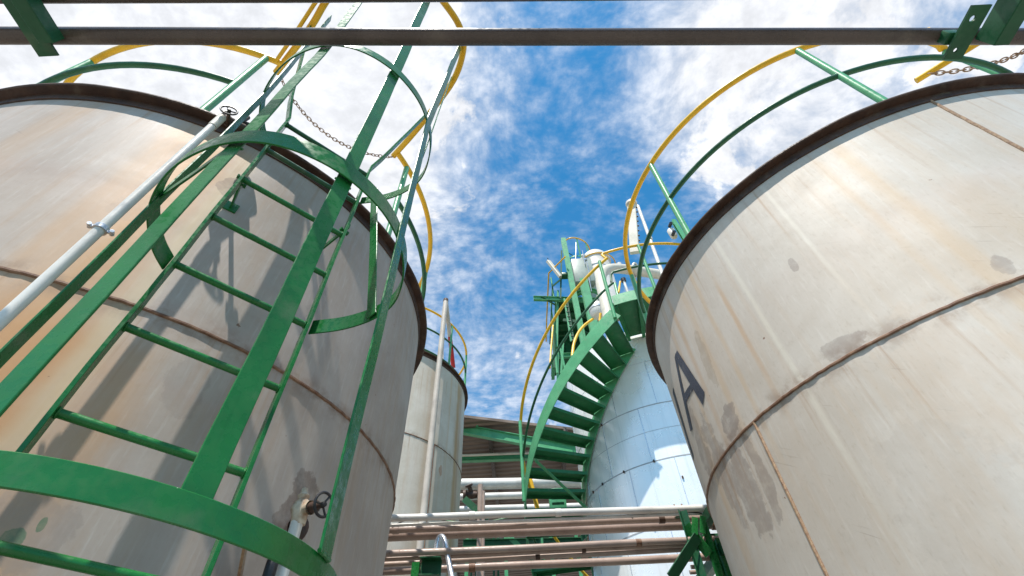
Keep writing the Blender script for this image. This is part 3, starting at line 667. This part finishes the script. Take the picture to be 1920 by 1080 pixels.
for a in (186.5, 168, 150): tubeo("post", [onshell(CW, WO+.015, a, 4.75), onshell(CW, WO+.015, a, 5.90)], .025, PGREEN, st)

# ------------------------------------------------------------------ things on and beyond the clad tank
t = thing("vapour_duct", "fat cream pipe turning over above the stair landing", "pipe", P(1157, 672, rho=7.0))
tubeo("duct_run", smooth([P(1159, 678, rho=6.6), P(1145, 610, rho=6.9), P(1134, 560, rho=7.1), P(1127, 530, rho=7.25), P(1130, 512, rho=7.4), P(1146, 504, rho=7.6), P(1180, 506, rho=7.9), P(1262, 519, rho=8.4), P(1330, 529, rho=8.8)], 7), .122, CREAM, t, 24)
for a, b, rho in (((1156, 668), (1159, 678), 6.62), ((1190, 507), (1194, 507), 7.95)):
    bm = B(); d = (P(*b, rho=rho)-P(*a, rho=rho)).normalized(); lathe(bm, [(.15, -.02), (.2, -.02), (.2, .02), (.15, .02)], P(*a, rho=rho), d, 24); mesh_obj("flange", bm, CREAM, t)
t = thing("level_column", "tall narrow cream column behind the big yellow rail arc", "column", P(1190, 474, z=5.92))
a, b = P(1184, 384, z=7.1), P(1190, 474, z=5.92)
swo("column_box", [b, a], rect(.15, .07, .01), (.3, .9, .2), CREAM, t)
bm = B(); lathe(bm, [(0, 0), (.10, 0), (.10, .05), (0, .05)], a, a-b, 18); mesh_obj("top_flange", bm, WPIPE, t)
sd = (a-b).cross(Vector((.3, .9, .2))).normalized()
for i in range(9): tubeo("stud", [a.lerp(b, .08+.1*i)-sd*.075, a.lerp(b, .08+.1*i)-sd*.10], .014, RUST, t, 6)
t = thing("vent_stack", "slim white pipe leaning down from the cream column to the tank lettered A", "pipe", P(1244, 520, rho=6.4))
tubeo("pipe_run", [P(1196, 386, rho=6.7), P(1218, 446, rho=6.55), P(1248, 530, rho=6.4)], .035, WPIPE, t)
bm = B(); lathe(bm, [(.04, -.06), (.055, -.06), (.055, .06), (.04, .06)], P(1218, 447, rho=6.55), P(1196, 386, rho=6.7)-P(1248, 530, rho=6.4), 14); mesh_obj("coupling", bm, WPIPE, t)
t = thing("flood_light", "small white lamp on a green bracket above the brown rim", "lamp", P(1285, 448, rho=5.2))
swo("bracket", [P(1262, 413, rho=5.2), P(1292, 462, rho=5.2)], channel(.07, .05, .006), (0, -1, .3), PGREEN, t)
d = (P(1262, 413, rho=5.2)-P(1280, 440, rho=5.2)).normalized()
bm = B(); lathe(bm, [(0, -.10), (.045, -.10), (.06, -.06), (.06, .09), (.04, .12), (0, .12)], P(1261, 438, rho=5.2), d, 16); mesh_obj("lamp_body", bm, WPIPE, t)
for p in ((1257, 421), (1263, 437)):
    bm = B(); lathe(bm, [(0, -.05), (.028, -.05), (.028, .04), (0, .04)], P(*p, rho=5.12), (0, -1, -.3), 12); mesh_obj("gland", bm, BLACK, t)
for i, (px, lab) in enumerate((((1172, 543), "thin white standpipe with black cap on the landing"), ((1161, 522), "small white instrument standing on the cream duct"))):
    t = thing("standpipe", lab, "pipe", P(px[0]+5, px[1]+5, rho=7.3))
    a = P(px[0]-3, px[1]-18, rho=7.3); b = P(px[0]+6, px[1]+8, rho=7.3)
    if i: a, b = P(1161, 496, rho=7.8), P(1162, 505, rho=7.8)
    tubeo("pipe_run", [b, a], .028, WPIPE, t); bm = B(); lathe(bm, [(0, -.05), (.055, -.05), (.06, .03), (.03, .06), (0, .06)], a, (0, 0, 1), 12); mesh_obj("cap", bm, BLACK if not i else WPIPE, t)

for k, (a, b, rr, m, lab) in enumerate((((1153, 532), (1159, 556), .03, PGREEN, "pale green stub post left of the black-capped standpipe on the landing"),
                                ((1163, 528), (1160, 548), .022, YELLOW, "short yellow stub behind the landing edge beside the black-capped standpipe"))):
    tag(tubeo("stub_post", [P(*a, rho=7.0), P(*b, rho=6.9)], rr, m), lab, "post")
# white dryer tower with its dome
vc = P(1118, 500, rho=10.2); vz = vc.z
t = thing("white_vessel", "white domed vessel on top of the green steel tower", "vessel", (vc.x, vc.y, vz-2.2))
r = .46; prof = [(r, -2.2), (r, .1), (r+.05, .12), (r+.05, .2), (r, .22)]+[(r*math.cos(R_(a)), .22+.42*math.sin(R_(a))) for a in (12, 25, 38, 52, 66, 80)]+[(0, .64)]
bm = B(); lathe(bm, prof, vc, seg=40); mesh_obj("shell", bm, WPIPE, t)
bm = B(); h0 = P(1078, 512, rho=9.9); h1 = P(1092, 560, rho=9.9)
box(bm, (vc.x-.58, vc.y-.25, vz-.75), .62, .6, 1.1, Matrix.Identity(3), .02); mesh_obj("cyclone_box", bm, GREYP, t)
tubeo("ring_rail", [Vector((vc.x+.62*math.sin(a), vc.y+.62*math.cos(a), vz-.05)) for a in [2*math.pi*i/40 for i in range(40)]], .02, YELLOW, t, 8, True)
for px in ((1083, 494), (1092, 484), (1076, 500), (1098, 492)):
    bm = B(); c = P(*px, rho=9.6); lathe(bm, [(0, -.12), (.06, -.12), (.06, -.04), (.035, -.03), (.035, .06), (.07, .07), (.07, .12), (0, .12)], c, (random.uniform(-.6, .6), -.3, 1), 12); mesh_obj("fitting", bm, random.choice([WPIPE, GALV, BLACK]), t)
bm = B(); tube(bm, [P(1079, 497, rho=9.6), P(1080, 470, rho=9.6), P(1080, 455, rho=9.6)], .018, 8); mesh_obj("mast_rod", bm, GALV, t)

tw = thing("steel_tower", "green steel tower with deck and caged ladder behind the spiral stair", "tower", P(1085, 640, rho=9.8)*1)
DZ = 9.95
def col(px, rho, ztop, w=.14, m=PGREEN, name="column"):
    a = P(*px, rho=rho); swo(name, [Vector((a.x, a.y, 0)), Vector((a.x, a.y, ztop+EYE))], channel(w, w*.8, .012), (0, 1, 0), m, tw); return a
col((1070, 520), 9.2, 12.3, .15); col((1108, 590), 9.2, DZ+.2, .22); col((1060, 620), 11.3, DZ, .15, DGREEN); col((1125, 640), 11.4, DZ, .15, DGREEN)
# deck: plate, edge beams, cross beams
e0 = P(1043, 566, z=DZ); e1 = P(1040, 655, z=DZ); e2 = P(1125, 560, z=DZ); e3 = P(1122, 645, z=DZ)
bm = B(); vs = [bm.verts.new(p+Vector((0, 0, h))) for h in (0, .03) for p in (e0, e1, e3, e2)]
for f in ((0, 1, 2, 3), (4, 5, 6, 7), (0, 1, 5, 4), (1, 2, 6, 5), (2, 3, 7, 6), (3, 0, 4, 7)): bm.faces.new([vs[i] for i in f])
mesh_obj("deck", bm, DGREEN, tw, smooth=False)
for a, b in ((e0, e1), (e2, e3), (P(1000, 556, z=DZ), e2), (e1, e3)): swo("edge_beam", [a+Vector((0, 0, -.08)), b+Vector((0, 0, -.08))], ibeam(.09, .15, .012), (0, 0, 1), PGREEN, tw)
for f in (.2, .42, .64, .84): swo("cross_beam", [e0.lerp(e1, f)+Vector((.05, 0, -.07)), e2.lerp(e3, f)+Vector((-.05, 0, -.07))], ibeam(.08, .12, .01), (0, 0, 1), DGREEN, tw)
swo("brace", [P(1014, 558, z=DZ-.05), P(1042, 574, z=DZ-.3)], angle(.06, .01), (0, 0, 1), DGREEN, tw)
# lower deck
DZ2 = 8.1
g0, g1, g2, g3 = P(1038, 664, z=DZ2), P(1036, 705, z=DZ2), P(1092, 662, z=DZ2), P(1092, 700, z=DZ2)
bm = B(); vs = [bm.verts.new(p+Vector((0, 0, h))) for h in (0, .03) for p in (g0, g1, g3, g2)]
for f in ((0, 1, 2, 3), (4, 5, 6, 7), (0, 1, 5, 4), (1, 2, 6, 5), (2, 3, 7, 6), (3, 0, 4, 7)): bm.faces.new([vs[i] for i in f])
mesh_obj("deck", bm, DGREEN, tw, smooth=False)
for a, b in ((g0, g1), (g0, g2)): swo("edge_beam", [a+Vector((0, 0, -.07)), b+Vector((0, 0, -.07))], ibeam(.09, .13, .012), (0, 0, 1), PGREEN, tw)
# wall panels of the enclosed bay between the decks
bm = B(); box(bm, (e1.lerp(e3, .35)+Vector((0, -.3, -1.0))), .9, .05, 1.7); mesh_obj("bay_panel", bm, DGREEN, tw, smooth=False)
# deck rail on the left
tubeo("hand_rail", [P(1060, 481, z=DZ+1.1), P(1029, 512, z=DZ+1.1), P(1025, 600, z=DZ+1.1), P(1024, 640, z=DZ+1.1)], .024, YELLOW, tw)
tubeo("mid_rail", [P(1036, 535, z=DZ+.55), P(1031, 645, z=DZ+.55)], .02, DGREEN, tw)
for f in (0, .5, 1):
    a = e0.lerp(e1, f); tubeo("post", [a+Vector((-.05, 0, 0)), a+Vector((-.05, 0, 1.1))], .025, PGREEN, tw)
for a, b, rr in (((1045, 700), (1042, 668), 8.4), ((1050, 650), (1061, 700), 9.0)): tubeo("post", [P(*a, rho=rr), P(*b, rho=rr)], .028, PGREEN, tw)
tubeo("hand_rail", [P(1031, 690, rho=8.6), P(1033, 655, rho=8.8), P(1037, 610, rho=9.0)], .022, YELLOW, tw)
tubeo("hand_rail", smooth([P(1073, 668, rho=8.2), P(1076, 645, rho=8.3), P(1084, 625, rho=8.4), P(1096, 610, rho=8.5), P(1112, 598, rho=8.6)], 5), .034, YELLOW, tw)
tubeo("post", [P(1073, 668, rho=8.2), P(1074, 700, rho=8.2)], .034, PGREEN, tw)
tubeo("post", [P(1098, 640, rho=8.5), P(1104, 690, rho=8.5)], .034, PGREEN, tw)
# caged ladder on the tower
la, lb = P(1058, 458, z=12.9), P(1078, 470, z=12.9)
for q in (la,): swo("ladder_stringer", [Vector((q.x, q.y, EYE+8.4)), q], rect(.03, .09), (1, 0, 0), PGREEN, tw)
q = lb; swo("ladder_stringer", [Vector((q.x, q.y, EYE+8.4)), Vector((q.x, q.y, q.z-.6))], rect(.03, .07), (1, 0, 0), PGREEN, tw)
for i in range(14): z = EYE+8.6+.3*i; tubeo("rung", [Vector((la.x, la.y, z)), Vector((lb.x, lb.y, z))], .014, DGREEN, tw, 8)
hc = [(1057, 456), (1063, 449), (1073, 446), (1086, 448), (1098, 455), (1105, 466), (1107, 480)]
tubeo("cage_hoop", smooth([P(*p, z=12.9) for p in hc], 5), .024, YELLOW, tw)
for p in ((1081, 447), (1098, 455)):
    a = P(*p, z=12.9); swo("cage_bar", [Vector((a.x, a.y, EYE+10.0)), a], rect(.012, .06), (.8, .6, 0), PGREEN, tw)
for z in (11.9, 10.9):
    swo("cage_hoop", smooth([P(*p, z=12.9)+Vector((0, 0, z-12.9)) for p in hc], 5), rect(.012, .05), (0, 0, 1), PGREEN, tw)
def tbar(a, b, rho, w, m=PGREEN, name="brace", rho2=None):
    A, Bq = P(*a, rho=rho), P(*b, rho=rho2 or rho); swo(name, [A, Bq], rect(w, w*.6), (0, 1, .2), m, tw)
tbar((1053, 470), (1051, 560), 9.4, .05, DGREEN, "post"); tbar((1046, 545), (1044, 650), 9.6, .06); tbar((1058, 560), (1071, 640), 9.3, .05)
tbar((1063, 560), (1076, 640), 9.3, .04, DGREEN); tbar((1037, 536), (1052, 523), 9.3, .05, DGREEN); tbar((1045, 655), (1046, 715), 9.2, .06); tbar((1036, 600), (1040, 690), 9.4, .05, DGREEN, "post")
tbar((1056, 600), (1092, 604), 9.6, .08, DGREEN); tbar((1084, 600), (1096, 660), 9.1, .09); tbar((1052, 700), (1056, 640), 9.0, .05, PGREEN, "post")
for k in range(9): tubeo("rung", [P(1059+1.6*k, 566+9*k, rho=9.28), P(1064+1.6*k, 566+9*k, rho=9.28)], .012, DGREEN, tw, 6)
swo("ring_beam", smooth([P(*p, z=DZ+.05) for p in ((1079, 556), (1086, 549), (1098, 545), (1112, 545), (1124, 551), (1131, 560))], 5), channel(.08, .12, .01), (0, 0, 1), PGREEN, tw)
for q in ((1092, 470), (1100, 490), (1104, 520), (1086, 520)): tubeo("cable", [P(q[0], q[1], rho=9.5), P(q[0]+5, q[1]+26, rho=9.5)], .014, random.choice([GALV, DGREEN]), tw, 6)
bm = B(); box(bm, P(1063, 517, rho=9.3), .32, .2, .1, bev=.01); mesh_obj("junction_box", bm, DGREEN, tw)
t = thing("strip_lamp", "pale grey strip lamp sticking out left of the tower ladder", "lamp", P(1048, 512, rho=9.3))
a, b = P(1028, 490, rho=9.3), P(1052, 520, rho=9.3); swo("housing", [a, b], rect(.14, .10, .015), (0, -.5, 1), CREAM, t)
tubeo("aerial", [a, P(1027, 484, rho=9.3)], .015, BLACK, t, 6)
tag(tubeo("yellow_hose", smooth([P(1126, 588, rho=7.6), P(1125, 600, rho=7.6), P(1127, 615, rho=7.6)], 4), .03, YELLOW), "short yellow pipe hanging behind the stair top", "pipe")
t = thing("white_drum", "round white drum between the tower columns above the stair", "drum", P(1121, 585, rho=8.4))
bm = B(); lathe(bm, [(0, -.22), (.15, -.2), (.2, -.12), (.2, .12), (.15, .2), (0, .22)], P(1120, 582, rho=8.6), (0, 0, 1), 24); mesh_obj("shell", bm, WPIPE, t)
bm = B(); lathe(bm, [(.201, -.02), (.215, -.02), (.215, .02), (.201, .02)], P(1120, 582, rho=8.6), (0, 0, 1), 24); mesh_obj("band", bm, GALV, t)

# ------------------------------------------------------------------ open shed and the far pipes
RZ = 8.25
s0, s1 = P(700, 763, z=RZ), P(1300, 832, z=RZ)
t = thing("open_shed", "open-sided shed roof with brown ceiling and green beams, in the background", "shed", (s0.x, s0.y, 0))
dv_ = (s1-s0).normalized(); e = dv_*1.0; w0, w1 = s0-dv_*6, s1+dv_*5; back = Vector((0, 12.5, -1.0))
bm = B(); vs = [bm.verts.new(p+Vector((0, 0, h))) for h in (0, .09) for p in (w0, w1, w1+back, w0+back)]
for f in ((0, 1, 2, 3), (4, 5, 6, 7), (0, 1, 5, 4), (1, 2, 6, 5), (2, 3, 7, 6), (3, 0, 4, 7)): bm.faces.new([vs[i] for i in f])
mesh_obj("roof", bm, CEIL, t, smooth=False)
def shedbeam(a, b, y, prof, m, name="beam"):
    A, Bq = P(*a, y=y), P(*b, y=y); d = (Bq-A).normalized()
    return swo(name, [A-d*5, Bq+d*4], prof, (0, 0, 1), m, t)
shedbeam((873, 806), (980, 826), 13.4, ibeam(.16, .30, .02), PGREEN)
shedbeam((865, 861), (975, 857), 14.6, ibeam(.16, .20, .02), PGREEN)
for px in (918, 1060, 790): 
    a = P(px, 805, y=13.6); swo("rafter", [Vector((a.x, a.y, RZ+EYE-.16)), Vector((a.x, a.y+11, RZ+EYE-1.05))], rect(.12, .2), (0, 0, 1), DBROWN, t)
for x in (-7.5, 7.5):
    for y in (13.5, 24.5): swo("column", [(x, y, 0), (x, y, EYE+RZ-.35-(y-13.5)*.08)], ibeam(.2, .2, .015), (1, 0, 0), PGREEN, t)
bm = B(); box(bm, P(895, 795, y=13.3), .06, .1, .22); mesh_obj("hanger", bm, PGREEN, t)
def far(label, a, b, y, r, m, joints=()):
    A, Bq = P(*a, y=y), P(*b, y=y); d = (Bq-A).normalized(); return hpipe("far_pipe", label, A-d*2.5, Bq+d*2.2, r, m, joints, "pale pipes under the shed")
far("thin yellowish pipe lying on the shed's lower green beam", (865, 854), (975, 850), 14.3, .04, CREAM)
far("thickest pale pipe under the shed", (862, 908), (1085, 904), 11.0, .125, WPIPE)
far("pale pipe with a valve, second from the top below the shed ceiling", (862, 932), (1085, 925), 11.0, .075, WPIPE)
far("pale pipe just above the rack, third under the shed", (862, 955), (1085, 949), 11.0, .07, WPIPE)
t = thing("far_valve", "dark rusty valve on the second pale pipe under the shed", "valve", P(885, 927, y=10.9))
c = P(885, 928, y=10.9); bm = B(); lathe(bm, [(0, -.2), (.12, -.2), (.12, -.14), (.07, -.12), (.09, 0), (.07, .12), (.12, .14), (.12, .2), (0, .2)], c, (1, 0, 0), 16); mesh_obj("body", bm, RUST, t)
bm = B(); lathe(bm, [(.05, 0), (.05, .18), (.09, .2), (.09, .24), (0, .24)], c, (-.3, -.5, .8), 12); mesh_obj("bonnet", bm, RUST, t)
for x, py, r, lab in ((901, 909, .055, "taller of two thin upright pipes under the shed"), (906.5, 921, .035, "shorter of two thin upright pipes under the shed")):
    a = P(x, py, y=9.6); tag(tubeo("upright_pipe", [Vector((a.x, a.y, 0)), a], r, BROWN), lab, "pipe")
for x, y_, h, lab, m in ((889, 9.9, 960, "dark green diagonal brace left of the two upright pipes", DGREEN),):
    tag(swo("brace", [P(870, 935, y=9.9), P(915, 975, y=9.9)], rect(.02, .14), (0, 0, 1), m), lab, "brace")
# low walkway seen through the rack, with posts against the bright sky
t = thing("walkway", "low green walkway glimpsed between the rack pipes", "walkway", P(960, 1020, y=12))
A, Bq = P(868, 1022, y=12), P(1090, 1018, y=12)
swo("deck_beam", [A, Bq], ibeam(.12, .22, .015), (0, 0, 1), DGREEN, t)
swo("deck_beam", [P(868, 1044, y=12.2), P(1090, 1040, y=12.2)], ibeam(.1, .12, .015), (0, 0, 1), DGREEN, t)
for px in (877, 948, 1032, 1080): q = P(px, 1005, y=12.1); swo("post", [Vector((q.x, q.y, 0)), q], channel(.10, .08, .01), (1, 0, 0), PGREEN, t)
for px in (884, 893, 902, 926, 934): q = P(px, 1050, y=12.4); tubeo("baluster", [Vector((q.x, q.y, 0)), q+Vector((0, 0, .5))], .025, DGREEN, t, 6)
swo("brace", [P(950, 1002, y=12), P(985, 1035, y=12)], rect(.02, .12), (0, 0, 1), PGREEN, t)
swo("brace", [P(1100, 1000, y=12), P(1060, 1040, y=12)], rect(.02, .12), (0, 0, 1), DGREEN, t)
t = thing("vent_cabinet", "small pale green louvred box under the stair's foot", "cabinet", P(1045, 935, y=9.6))
c = P(1045, 938, y=9.6); bm = B(); box(bm, c, .34, .2, .42, bev=.01); mesh_obj("case", bm, PGREEN, t)
for k in range(3):
    bm = B(); box(bm, c+Vector((0, -.105, -.11+.11*k)), .24, .012, .05, Matrix.Rotation(.5, 3, 'X')); mesh_obj("louvre", bm, DGREEN, t)
tag(tubeo("yellow_pipe", [P(992, 890, y=9.2), P(1008, 955, y=9.2)], .045, YELLOW), "yellow sloping pipe behind the lower stair treads", "pipe")
